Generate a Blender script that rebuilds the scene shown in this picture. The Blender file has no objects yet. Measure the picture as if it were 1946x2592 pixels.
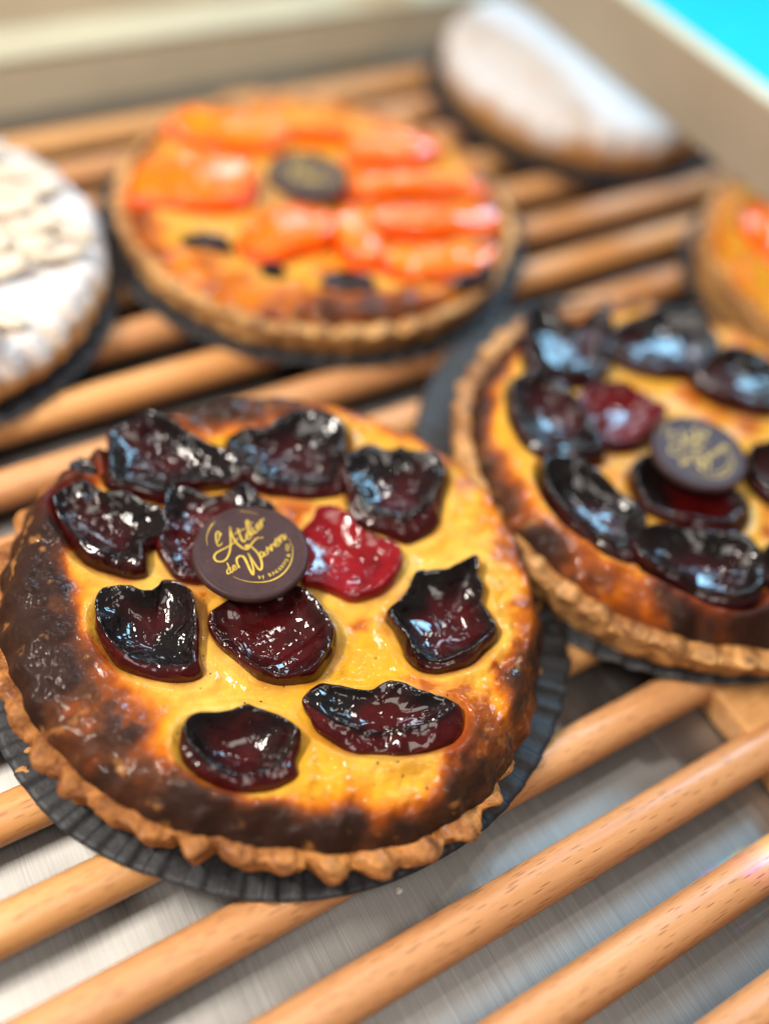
import bpy, math, random
import numpy as np
from mathutils import Vector, Matrix

# ------------------------------------------------------------------ camera, world, lights, exposure
U = 0.07                       # metres per scene unit (one unit = radius of a paper liner)
CAM_H = 2.81326
FPX, CX, CY = 2505.36, 973.0, 1296.0       # focal length and principal point in photo pixels (1946 x 2592)
AX = np.array([[0.85553847, -0.50184668, 0.12729427],     # camera right
               [-0.32464506, -0.7115181, -0.62317541],    # camera down
               [0.40331069, 0.49182508, -0.77165315]])    # camera forward
sc = bpy.context.scene
C = sc.collection
cam_d = bpy.data.cameras.new('camera'); cam = bpy.data.objects.new('camera', cam_d); C.objects.link(cam)
R, D, F = [Vector(a) for a in AX]
m = Matrix((( R.x, -D.x, -F.x, 0), (R.y, -D.y, -F.y, 0), (R.z, -D.z, -F.z, CAM_H*U), (0, 0, 0, 1)))
cam.matrix_world = m
cam_d.sensor_fit = 'VERTICAL'; cam_d.sensor_height = 36.0; cam_d.sensor_width = 27.0
cam_d.lens = FPX/2592*36.0
cam_d.clip_start = 0.005; cam_d.clip_end = 50
cam_d.dof.use_dof = True
cam_d.dof.focus_distance = 2.91*U
cam_d.dof.aperture_fstop = 2.8
sc.camera = cam
sc.render.resolution_x, sc.render.resolution_y = 768, 1024
sc.view_settings.view_transform = 'Standard'; sc.view_settings.look = 'None'
sc.view_settings.gamma = 1.0; sc.view_settings.exposure = 0.06
sc.cycles.use_denoising = True
sc.cycles.max_bounces = 8
sc.cycles.sample_clamp_indirect = 6.0
sc.cycles.caustics_reflective = False; sc.cycles.caustics_refractive = False

world = bpy.data.worlds.new('World'); sc.world = world; world.use_nodes = True
bg = world.node_tree.nodes['Background']
bg.inputs['Color'].default_value = (1.0, 0.97, 0.93, 1); bg.inputs['Strength'].default_value = 0.17

def lamp(name, loc, target, sx, sy, radiance, color, shape='RECTANGLE'):
    l = bpy.data.lights.new(name, 'AREA'); l.shape = shape
    l.size = sx*U; l.size_y = sy*U
    area = sx*sy*U*U*(math.pi/4 if shape in ('DISK', 'ELLIPSE') else 1)
    l.energy = radiance*math.pi*area; l.color = color
    o = bpy.data.objects.new(name, l); C.objects.link(o)
    o.location = Vector(loc)*U
    o.rotation_euler = (Vector(target)-Vector(loc)).to_track_quat('-Z', 'Y').to_euler()
    return o

TGT = (1.2, 1.8, 0.2)
lamp('case_strip_light', (-2.4, 3.1, 5.4), TGT, 2.2, 0.32, 235, (1.0, 0.93, 0.82))
lamp('ceiling_panel_light', (-0.6, -1.6, 7.0), TGT, 3.6, 3.2, 6.3, (1.0, 0.93, 0.84))
lamp('window_light', (7.6, 4.8, 5.6), (2.2, 1.8, 0.2), 2.1, 1.9, 32.0, (0.34, 0.70, 1.0))
lamp('far_window_light', (6.7, 10.8, 6.3), (2.2, 3.2, 0.2), 3.0, 2.0, 13.0, (0.75, 0.87, 1.0))
for i, (x, y, z) in enumerate([(2.4, 4.6, 6.0), (4.2, 4.0, 6.0), (1.0, 5.6, 6.4), (5.6, 2.6, 5.6)]):
    lamp('spot_lamp', (x, y, z), (1.6, 1.8, 0.2), 0.42, 0.42, 75, (1.0, 0.95, 0.88), 'DISK')

# dispersed daylight: a small rainbow that falls on one rod at the right
for k, (dx, dy, colr, pw) in enumerate([(-0.035, 0.0, (0.45, 0.15, 1.0), 1.0), (0.03, 0.0, (0.0, 0.75, 1.0), 1.0), (0.085, 0.0, (1.0, 0.85, 0.0), 1.0)]):
    sl = bpy.data.lights.new('prism_light', 'SPOT'); sl.spot_size = math.radians(3.0); sl.spot_blend = 0.9; sl.color = colr; sl.energy = 2.0*pw; sl.shadow_soft_size = 0.0005
    so = bpy.data.objects.new('prism_light', sl); C.objects.link(so)
    tg = Vector((1.87+dx, 0.165+dy, 0.0)); lo = Vector((3.4, 0.8, 3.2)); so.location = lo*U
    so.rotation_euler = (tg-lo).to_track_quat('-Z', 'Y').to_euler()

# ------------------------------------------------------------------ helpers
PI = math.pi
def unproj(u, v, z):
    """photo pixel -> point on the horizontal plane z (scene units)"""
    d = np.array([(u-CX)/FPX, (v-CY)/FPX, 1.0]) @ AX
    t = (z-CAM_H)/d[2]
    return np.array([d[0]*t, d[1]*t, z])

def _h(i, j, k, s):
    n = (i.astype(np.int64)*374761393 + j.astype(np.int64)*668265263 + k.astype(np.int64)*2147483647*3 + s*974634777) & 0xffffffff
    n = ((n ^ (n >> 13))*1274126177) & 0xffffffff
    n = ((n ^ (n >> 16))*2246822519) & 0xffffffff
    n = n ^ (n >> 15)
    return (n & 0xffffff)/float(0xffffff)
def vnoise(P, seed=0):
    P = np.asarray(P, float); I = np.floor(P).astype(np.int64); f = P-I
    f = f*f*f*(f*(f*6-15)+10)
    out = 0
    for a in (0, 1):
        wa = f[..., 0] if a else 1-f[..., 0]
        for b in (0, 1):
            wb = f[..., 1] if b else 1-f[..., 1]
            for c in (0, 1):
                wc = f[..., 2] if c else 1-f[..., 2]
                out = out + wa*wb*wc*_h(I[..., 0]+a, I[..., 1]+b, I[..., 2]+c, seed)
    return out*2-1
def fbm(P, scale, octaves=4, seed=0, gain=0.5):
    P = np.asarray(P, float)*scale; a = 1; s = 0; n = 0
    for o in range(octaves):
        s = s + a*vnoise(P*(2.03**o)+o*17.3, seed+o*31); n += a; a *= gain
    return s/n
def sstep(a, b, x):
    t = np.clip((x-a)/(b-a), 0, 1); return t*t*(3-2*t)
def mix(a, b, t):
    t = np.asarray(t)[..., None]; return np.asarray(a)*(1-t)+np.asarray(b)*t
def ang_interp(th, table):
    """table of (degrees, value), periodic"""
    t = sorted(table); x = np.array([a for a, _ in t], float); y = np.array([b for _, b in t], float)
    x = np.concatenate([[x[-1]-360], x, [x[0]+360]]); y = np.concatenate([[y[-1]], y, [y[0]]])
    d = (np.degrees(th)+180) % 360-180
    return np.interp(d, x, y)

def grid_faces(nr, nc, wrap=True):
    i = np.arange(nr-1)[:, None]; j = np.arange(nc if wrap else nc-1)[None, :]
    j2 = (j+1) % nc
    return np.stack([i*nc+j, i*nc+j2, (i+1)*nc+j2, (i+1)*nc+j], -1).reshape(-1, 4)

def mesh_data(name, V, Fc, mat, col=None, smooth=True):
    me = bpy.data.meshes.new(name)
    me.from_pydata((np.asarray(V, float)*U).tolist(), [], [list(map(int, f)) for f in Fc])
    if col is not None:
        a = me.color_attributes.new('Col', 'FLOAT_COLOR', 'POINT')
        c = np.ones((len(V), 4)); c[:, :np.shape(col)[1]] = col
        a.data.foreach_set('color', c.ravel())
    me.polygons.foreach_set('use_smooth', [smooth]*len(me.polygons))
    me.materials.append(mat); me.update()
    return me
def obj(name, me, parent=None, loc=(0, 0, 0)):
    o = bpy.data.objects.new(name, me); C.objects.link(o)
    o.location = Vector(loc)*U
    if parent: o.parent = parent
    return o
def mobj(name, V, Fc, mat, parent=None, col=None, smooth=True, loc=(0, 0, 0)):
    return obj(name, mesh_data(name, V, Fc, mat, col, smooth), parent, loc)
def tag(o, label=None, cat=None, group=None, kind=None):
    if label: o['label'] = label
    if cat: o['category'] = cat
    if group: o['group'] = group
    if kind: o['kind'] = kind
    return o
def empty(name, loc, label, cat, group=None):
    o = bpy.data.objects.new(name, None); C.objects.link(o); o.location = Vector(loc)*U
    o.empty_display_size = 0.01
    return tag(o, label, cat, group)
def box(x0, x1, y0, y1, z0, z1):
    V = [(x, y, z) for z in (z0, z1) for x, y in ((x0, y0), (x1, y0), (x1, y1), (x0, y1))]
    return V, [(3, 2, 1, 0), (4, 5, 6, 7), (0, 1, 5, 4), (1, 2, 6, 5), (2, 3, 7, 6), (3, 0, 4, 7)]
def bevel(o, w, seg=2):
    b = o.modifiers.new('bevel', 'BEVEL'); b.width = w*U; b.segments = seg
    return o

# ------------------------------------------------------------------ materials
class NT:
    def __init__(self, name):
        self.mat = bpy.data.materials.new(name); self.mat.use_nodes = True
        self.t = self.mat.node_tree; self.b = self.t.nodes['Principled BSDF']
    def n(self, kind, **kw):
        nd = self.t.nodes.new(kind)
        for k, v in kw.items():
            if k in nd.inputs.keys(): nd.inputs[k].default_value = v
            else: setattr(nd, k, v)
        return nd
    def l(self, a, b): self.t.links.new(a, b)
    def set(self, **kw):
        for k, v in kw.items(): self.b.inputs[k.replace('_', ' ')].default_value = v
    def coords(self, scale, obj=True):
        tc = self.n('ShaderNodeTexCoord'); mp = self.n('ShaderNodeMapping')
        mp.inputs['Scale'].default_value = scale
        self.l(tc.outputs['Object'], mp.inputs['Vector']); return mp.outputs['Vector']
    def noise(self, vec, scale, detail=3, rough=0.55):
        nd = self.n('ShaderNodeTexNoise', Scale=scale, Detail=detail, Roughness=rough)
        self.l(vec, nd.inputs['Vector']); return nd.outputs['Fac']
    def ramp(self, fac, stops):
        r = self.n('ShaderNodeValToRGB'); cr = r.color_ramp
        while len(cr.elements) < len(stops): cr.elements.new(0.5)
        for e, (p, c) in zip(cr.elements, stops):
            e.position = p; e.color = (*c, 1) if len(c) == 3 else c
        self.l(fac, r.inputs['Fac']); return r.outputs['Color']
    def mixc(self, fac, a, b, mode='MIX'):
        nd = self.n('ShaderNodeMix', data_type='RGBA', blend_type=mode)
        for s, x in ((nd.inputs[0], fac), (nd.inputs[6], a), (nd.inputs[7], b)):
            if hasattr(x, 'is_output'): self.l(x, s)
            else: s.default_value = x if not isinstance(x, tuple) else ((*x, 1) if len(x) == 3 else x)
        return nd.outputs[2]
    def bump(self, h, strength, dist, prev=None):
        b = self.n('ShaderNodeBump', Strength=strength, Distance=dist*U)
        self.l(h, b.inputs['Height'])
        if prev is not None: self.l(prev, b.inputs['Normal'])
        return b.outputs['Normal']
    def attr(self): return self.n('ShaderNodeVertexColor', layer_name='Col').outputs['Color']

S = 1/U   # object coordinates are metres: multiply to get scene units
def m_custard():
    t = NT('custard'); v = t.coords((S, S, S))
    vc = t.n('ShaderNodeVertexColor', layer_name='Col'); c = vc.outputs['Color']
    n = t.noise(v, 22, 4); c = t.mixc(0.4, c, t.ramp(n, [(0.3, (0.6, 0.5, 0.4)), (0.7, (1.2, 1.2, 1.2))]), 'MULTIPLY')
    vo = t.n('ShaderNodeTexVoronoi', Scale=24); t.l(v, vo.inputs['Vector'])      # vanilla specks
    spk = t.ramp(vo.outputs['Distance'], [(0.08, (1, 1, 1)), (0.13, (0, 0, 0))])
    sep = t.n('ShaderNodeSeparateColor'); t.l(vo.outputs['Color'], sep.inputs['Color'])
    gate = t.ramp(sep.outputs[0], [(0.55, (0, 0, 0)), (0.56, (1, 1, 1))])
    k = t.n('ShaderNodeMath', operation='MULTIPLY'); t.l(spk, k.inputs[0]); t.l(gate, k.inputs[1])
    c = t.mixc(k.outputs[0], c, (0.05, 0.02, 0.01))
    t.l(c, t.b.inputs['Base Color']); t.l(vc.outputs['Alpha'], t.b.inputs['Coat Weight'])
    t.set(Roughness=0.6, Specular_IOR_Level=0.10, Subsurface_Weight=0.08, Subsurface_Scale=0.02*U, Coat_Roughness=0.06, Coat_IOR=1.42)
    t.b.inputs['Subsurface Radius'].default_value = (1.0, 0.5, 0.15)
    n1 = t.bump(t.noise(v, 9, 4), 0.35, 0.03); n2 = t.bump(t.noise(v, 60, 3), 0.4, 0.007, n1)
    t.l(n2, t.b.inputs['Normal']); t.l(t.bump(t.noise(v, 38, 2), 0.4, 0.009, n1), t.b.inputs['Coat Normal'])
    return t.mat
def m_crust():
    t = NT('crust'); v = t.coords((S, S, S)); vl = t.coords((S*0.5, S*0.5, S*3.2))
    c = t.attr()
    n = t.noise(v, 14, 6, 0.7); c = t.mixc(0.85, c, t.ramp(n, [(0.3, (0.42, 0.30, 0.20)), (0.48, (0.9, 0.85, 0.8)), (0.72, (1.4, 1.4, 1.35))]), 'MULTIPLY')
    lay = t.noise(vl, 16, 5, 0.65); c = t.mixc(0.75, c, t.ramp(lay, [(0.36, (0.40, 0.27, 0.17)), (0.5, (1, 1, 1)), (0.7, (1.2, 1.2, 1.2))]), 'MULTIPLY')  # dark lines: shading between the flaky layers, mixed into the colour
    t.l(c, t.b.inputs['Base Color']); t.set(Roughness=0.48, Specular_IOR_Level=0.4, Coat_Weight=0.12, Coat_Roughness=0.25)
    b1 = t.bump(lay, 1.0, 0.035); b2 = t.bump(t.noise(v, 40, 5, 0.75), 0.8, 0.016, b1)
    t.l(b2, t.b.inputs['Normal']); return t.mat
def m_fruit(name, rough=0.3, sss=0.0, coat=1.0, wr=1.0):
    t = NT(name); v = t.coords((S, S, S)); c = t.attr()
    n = t.noise(v, 24, 4, 0.6); c = t.mixc(0.6, c, t.ramp(n, [(0.3, (0.4, 0.3, 0.3)), (0.7, (1.5, 1.4, 1.4))]), 'MULTIPLY')
    t.l(c, t.b.inputs['Base Color'])
    t.set(Roughness=rough, Specular_IOR_Level=0.06, Subsurface_Weight=sss, Subsurface_Scale=0.04*U, Coat_Weight=coat, Coat_Roughness=0.02, Coat_IOR=1.45)
    t.b.inputs['Subsurface Radius'].default_value = (1.0, 0.25, 0.12)
    b1 = t.bump(t.noise(v, 12, 2, 0.4), 0.22*wr, 0.03)
    t.l(t.bump(t.noise(v, 60, 3, 0.6), 0.4*wr, 0.008, b1), t.b.inputs['Normal'])
    sq = t.ramp(t.noise(v, 16, 2, 0.5), [(0.47, (0,)*3), (0.5, (1,)*3), (0.53, (0,)*3)])       # syrup threads on the glaze
    t.l(t.bump(sq, 0.16*wr, 0.006, t.bump(t.noise(v, 20, 1, 0.4), 0.12*wr, 0.016, b1)), t.b.inputs['Coat Normal'])
    return t.mat
def m_wood(name='beech_wood', stretch=True):
    t = NT(name)
    tc = t.n('ShaderNodeTexCoord'); oi = t.n('ShaderNodeObjectInfo')
    add = t.n('ShaderNodeVectorMath', operation='ADD'); sh = t.n('ShaderNodeVectorMath', operation='SCALE')
    cb = t.n('ShaderNodeCombineXYZ')
    for k in range(3): t.l(oi.outputs['Random'], cb.inputs[k])
    t.l(cb.outputs[0], sh.inputs[0]); sh.inputs['Scale'].default_value = 3.7
    t.l(tc.outputs['Object'], add.inputs[0]); t.l(sh.outputs[0], add.inputs[1])
    def mp(s):
        q = t.n('ShaderNodeMapping'); q.inputs['Scale'].default_value = s; t.l(add.outputs[0], q.inputs['Vector']); return q.outputs['Vector']
    fig = t.noise(mp((S*0.5, S*9, S*9)), 1.6, 6, 0.7)
    c = t.ramp(fig, [(0.25, (0.48, 0.22, 0.085)), (0.5, (0.66, 0.335, 0.135)), (0.75, (0.78, 0.44, 0.20))])
    tint = t.ramp(oi.outputs['Random'], [(0, (0.88, 0.80, 0.82)), (0.35, (1.02, 0.96, 0.96)), (0.7, (1, 1, 0.9)), (1, (1.06, 0.96, 0.80))])
    c = t.mixc(1.0, c, tint, 'MULTIPLY')
    vo = t.n('ShaderNodeTexVoronoi', Scale=1.0, Randomness=1.0); t.l(mp((S*15, S*130, S*130)), vo.inputs['Vector'])
    fl = t.ramp(vo.outputs['Distance'], [(0.2, (1, 1, 1)), (0.36, (0, 0, 0))])
    sep = t.n('ShaderNodeSeparateColor'); t.l(vo.outputs['Color'], sep.inputs['Color'])
    g = t.ramp(sep.outputs[1], [(0.05, (0, 0, 0)), (0.75, (0.6, 0.6, 0.6))])
    k = t.n('ShaderNodeMath', operation='MULTIPLY'); t.l(fl, k.inputs[0]); t.l(g, k.inputs[1])
    c = t.mixc(k.outputs[0], c, (0.20, 0.062, 0.020))
    t.l(c, t.b.inputs['Base Color']); t.set(Roughness=0.38, Specular_IOR_Level=0.45, Coat_Weight=0.15, Coat_Roughness=0.25)
    fine = t.noise(mp((S*1.5, S*60, S*60)), 1.0, 3)
    t.l(t.bump(k.outputs[0], 0.25, -0.006, t.bump(fine, 0.18, 0.004)), t.b.inputs['Normal'])
    return t.mat
def m_steel():
    t = NT('brushed_steel'); w = t.coords((S*150, S*1.6, S)); v = t.coords((S, S, S))
    b = t.noise(w, 1.0, 5, 0.7); big = t.noise(v, 1.1, 3)
    w2 = t.n('ShaderNodeMapping'); w2.inputs['Rotation'].default_value = (0, 0, 0.5); w2.inputs['Scale'].default_value = (S*46, S*0.7, S)
    tc = t.n('ShaderNodeTexCoord'); t.l(tc.outputs['Object'], w2.inputs['Vector']); sc_ = t.noise(w2.outputs['Vector'], 1.0, 2, 0.4)
    scr = t.ramp(sc_, [(0.74, (0, 0, 0)), (0.78, (1, 1, 1))])
    c = t.ramp(b, [(0.25, (0.26, 0.248, 0.236)), (0.75, (0.43, 0.412, 0.395))])
    c = t.mixc(scr, c, (0.55, 0.54, 0.52))
    t.l(c, t.b.inputs['Base Color'])
    r = t.ramp(b, [(0.25, (0.42,)*3), (0.75, (0.58,)*3)])
    t.l(r, t.b.inputs['Roughness']); t.set(Metallic=1.0, Anisotropic=0.5)
    t.l(t.bump(b, 0.10, 0.004), t.b.inputs['Normal']); return t.mat
def m_paint_metal(name, base, rough=0.35, metallic=0.0):
    t = NT(name); v = t.coords((S, S, S))
    n = t.noise(v, 3, 4); c = t.ramp(n, [(0.3, tuple(x*0.93 for x in base)), (0.7, tuple(min(1, x*1.05) for x in base))])
    t.l(c, t.b.inputs['Base Color']); t.set(Roughness=rough, Metallic=metallic)
    t.l(t.bump(t.noise(v, 40, 3), 0.08, 0.004), t.b.inputs['Normal']); return t.mat
def m_paper():
    t = NT('black_paper'); v = t.coords((S, S, S))
    n = t.noise(v, 60, 4, 0.7); n2 = t.noise(v, 5, 3)
    c = t.ramp(n, [(0.3, (0.016, 0.0165, 0.019)), (0.7, (0.040, 0.041, 0.046))])
    c = t.mixc(0.5, c, t.ramp(n2, [(0.3, (0.7,)*3), (0.7, (1.3,)*3)]), 'MULTIPLY')
    t.l(c, t.b.inputs['Base Color']); t.set(Roughness=0.55, Specular_IOR_Level=0.45)
    t.l(t.bump(n, 0.35, 0.006, t.bump(n2, 0.3, 0.03)), t.b.inputs['Normal']); return t.mat
def m_choc():
    t = NT('dark_chocolate'); v = t.coords((S, S, S))
    n = t.noise(v, 18, 5, 0.65)
    c = t.ramp(n, [(0.3, (0.040, 0.018, 0.018)), (0.7, (0.062, 0.031, 0.031))])
    vo = t.n('ShaderNodeTexVoronoi', Scale=60); t.l(v, vo.inputs['Vector'])
    sp = t.ramp(vo.outputs['Distance'], [(0.07, (1, 1, 1)), (0.11, (0, 0, 0))])
    sep = t.n('ShaderNodeSeparateColor'); t.l(vo.outputs['Color'], sep.inputs['Color'])
    k = t.n('ShaderNodeMath', operation='MULTIPLY'); t.l(sp, k.inputs[0]); t.l(t.ramp(sep.outputs[0], [(0.84, (0, 0, 0)), (0.85, (0.6,)*3)]), k.inputs[1])
    c = t.mixc(k.outputs[0], c, (0.25, 0.17, 0.15))
    t.l(c, t.b.inputs['Base Color']); t.set(Roughness=0.45, Specular_IOR_Level=0.18)
    t.l(t.bump(n, 0.06, 0.01), t.b.inputs['Normal']); return t.mat
def m_simple(name, base, rough=0.5, nscale=30, bump=0.2, metallic=0.0):
    t = NT(name); v = t.coords((S, S, S)); n = t.noise(v, nscale, 4)
    c = t.ramp(n, [(0.3, tuple(x*0.85 for x in base)), (0.7, tuple(min(1, x*1.1) for x in base))])
    t.l(c, t.b.inputs['Base Color']); t.set(Roughness=rough, Metallic=metallic)
    t.l(t.bump(n, bump, 0.01), t.b.inputs['Normal']); return t.mat
def m_vcol(name, rough=0.7, nscale=40, bump=0.5):
    t = NT(name); v = t.coords((S, S, S)); c = t.attr(); n = t.noise(v, nscale, 4, 0.65)
    c = t.mixc(0.3, c, t.ramp(n, [(0.3, (0.7,)*3), (0.7, (1.15,)*3)]), 'MULTIPLY')
    t.l(c, t.b.inputs['Base Color']); t.set(Roughness=rough)
    t.l(t.bump(n, bump, 0.015), t.b.inputs['Normal']); return t.mat

M = dict(custard=m_custard(), crust=m_crust(), plum=m_fruit('glazed_plum', 0.5, 0.0), apricot=m_fruit('glazed_apricot', 0.3, 0.15, 1.0, 0.6),
         wood=m_wood(), steel=m_steel(), paper=m_paper(), choc=m_choc(),
         gold=m_simple('gold_print', (0.62, 0.40, 0.035), 0.45, 60, 0.1),
         champagne=m_paint_metal('champagne_metal', (0.46, 0.41, 0.32), 0.42, 0.3),
         beige=m_paint_metal('beige_wall', (0.72, 0.61, 0.44), 0.5), cream=m_paint_metal('cream_panel', (0.58, 0.53, 0.38), 0.5), tan=m_paint_metal('tan_panel', (0.56, 0.46, 0.34), 0.5),
         cyan=m_paint_metal('turquoise_panel', (0.0, 0.62, 0.70), 0.6), sugar=m_vcol('powdered_sugar', 0.85, 50, 0.6),
         sugarlump=m_simple('sugar_lump', (0.75, 0.72, 0.68), 0.4), crumb=m_simple('crumb', (0.5, 0.24, 0.08), 0.7))

# ------------------------------------------------------------------ setting: tray floor, back wall, counter
ZF = -0.165
V, Fc = box(-5.0, 5.3, -3.0, 5.05, ZF-0.06, ZF)
tag(mobj('tray_floor', V, Fc, M['steel'], smooth=False), kind='structure')
V, Fc = box(-5.0, 5.3, 5.052, 5.10, ZF-0.06, 0.10)
bw = mobj('back_wall', V, Fc, M['beige'], smooth=False); tag(bw, kind='structure')
V, Fc = box(-5.0, 5.3, 5.044, 5.36, 0.102, 0.15)
bevel(mobj('wall_lip', V, Fc, M['cream'], bw, smooth=False), 0.03, 3)
V, Fc = box(-5.0, 5.3, 5.362, 5.42, -0.2, 0.95)
mobj('back_panel', V, Fc, M['tan'], bw, smooth=False)
V, Fc = box(5.34, 16, -2, 16, -0.30, -0.22)
tag(mobj('counter', V, Fc, M['cyan'], smooth=False), kind='structure')

# ------------------------------------------------------------------ rack of beech rods
RODR, Y0, PITCH = 0.072, 0.7283, 0.29614
rack = empty('wooden_rack', (0, 0, ZF), 'rack of round beech rods standing on the steel tray under the tarts', 'rack')
rnd = random.Random(4)
NS = 20
xs = np.linspace(-4.2, 5.2, 25); th = np.linspace(0, 2*PI, NS, endpoint=False)
V = np.array([(x, RODR*math.cos(a), RODR*math.sin(a)) for x in xs for a in th])
Fr = grid_faces(len(xs), NS).tolist()+[list(range(NS-1, -1, -1)), [(len(xs)-1)*NS+i for i in range(NS)]]
rod_me = mesh_data('rod', V, Fr, M['wood'])
for k in range(-4, 14):
    o = obj('rod', rod_me, rack, (rnd.uniform(-0.08, 0.02), Y0+k*PITCH, -RODR-ZF))
    o.rotation_euler.x = rnd.uniform(0, 6.28)
for xc in (2.25, -1.9):
    V, Fc = box(xc-0.125, xc+0.125, Y0-4.4*PITCH, Y0+13.4*PITCH, 0.004, -ZF-0.030)
    bevel(mobj('crossbar', V, Fc, M['wood'], rack, smooth=False), 0.012)

# ------------------------------------------------------------------ paper liners
def paper_liner(cx, cy, label, seed, radius=1.0, npl=58, shape=None):
    rng = np.random.default_rng(seed)
    na = npl*12
    th = np.linspace(0, 2*PI, na, endpoint=False)
    rr = np.concatenate([np.linspace(0.0, 0.72, 8), np.linspace(0.76, 1.0, 12)])
    phase = th*npl/(2*PI)+0.35*fbm(np.stack([np.cos(th), np.sin(th), 0*th], -1), 5, 2, seed)
    i = np.floor(phase).astype(int) % npl; f = phase-np.floor(phase)
    amp = rng.uniform(0.5, 1.15, npl)[i]
    ple = (sstep(0.0, 0.12, f)-sstep(0.45, 0.60, f))*amp
    T, Rr = np.meshgrid(th, rr)
    k = sstep(0.74, 0.86, Rr)
    P = np.stack([np.cos(T)*Rr, np.sin(T)*Rr, 0*T], -1)
    z = 0.003+k*(0.020*ple[None, :]+0.004) + 0.012*sstep(0.86, 1.0, Rr)*(fbm(P, 2.2, 2, seed+5)+0.4)
    rad = Rr*radius*(1 if shape is None else ang_interp(T, shape))*(1+k*0.005*(ple[None, :]-0.5)+0.008*fbm(P*0+np.stack([np.cos(T), np.sin(T), 0*T], -1), 1.5, 2, seed+3))
    V = np.stack([rad*np.cos(T), rad*np.sin(T), z], -1).reshape(-1, 3)
    o = mobj('paper_liner', V, grid_faces(len(rr), na), M['paper'], loc=(cx, cy, 0.0))
    s = o.modifiers.new('thickness', 'SOLIDIFY'); s.thickness = 0.004*U; s.offset = 1
    tag(o, label, 'paper liner', 'black fluted paper liners')
    return o

# ------------------------------------------------------------------ fruit pieces
def smooth_closed(P, n):
    """closed Catmull-Rom resample"""
    P = np.asarray(P, float); m_ = len(P)
    seg = np.linalg.norm(np.roll(P, -1, 0)-P, axis=1); cum = np.concatenate([[0], np.cumsum(seg)])
    s = np.linspace(0, cum[-1], n, endpoint=False); out = []
    for x in s:
        i = min(np.searchsorted(cum, x, 'right')-1, m_-1); t = (x-cum[i])/max(seg[i], 1e-9)
        a, b, c, d = P[(i-1) % m_], P[i], P[(i+1) % m_], P[(i+2) % m_]
        out.append(0.5*((2*b)+(-a+c)*t+(2*a-5*b+4*c-d)*t*t+(-a+3*b-3*c+d)*t**3))
    return np.array(out)
def ring_from_px(px, zlo, zhi, n=130, zfoot=0.208):
    """outline in the photo -> ring: its near side lies at the foot of the fruit, its far side on the raised rim.
    columns: x, y, z of the outline, nearness 0..1, rim height"""
    px = smooth_closed(px, n)
    v = px[:, 1]; s = (v.max()-v)/(v.max()-v.min()); near = 1-s
    z0 = zfoot+(zhi-zfoot)*s
    W = np.array([unproj(u, vv, zz) for (u, vv), zz in zip(px, z0)])
    return np.c_[W, near, zlo+0.02+(zhi-zlo-0.02)*s]
def grow(W, k):
    W = W.copy(); c = W[:, :2].mean(0); W[:, :2] = c+(W[:, :2]-c)*k; return W
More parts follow.
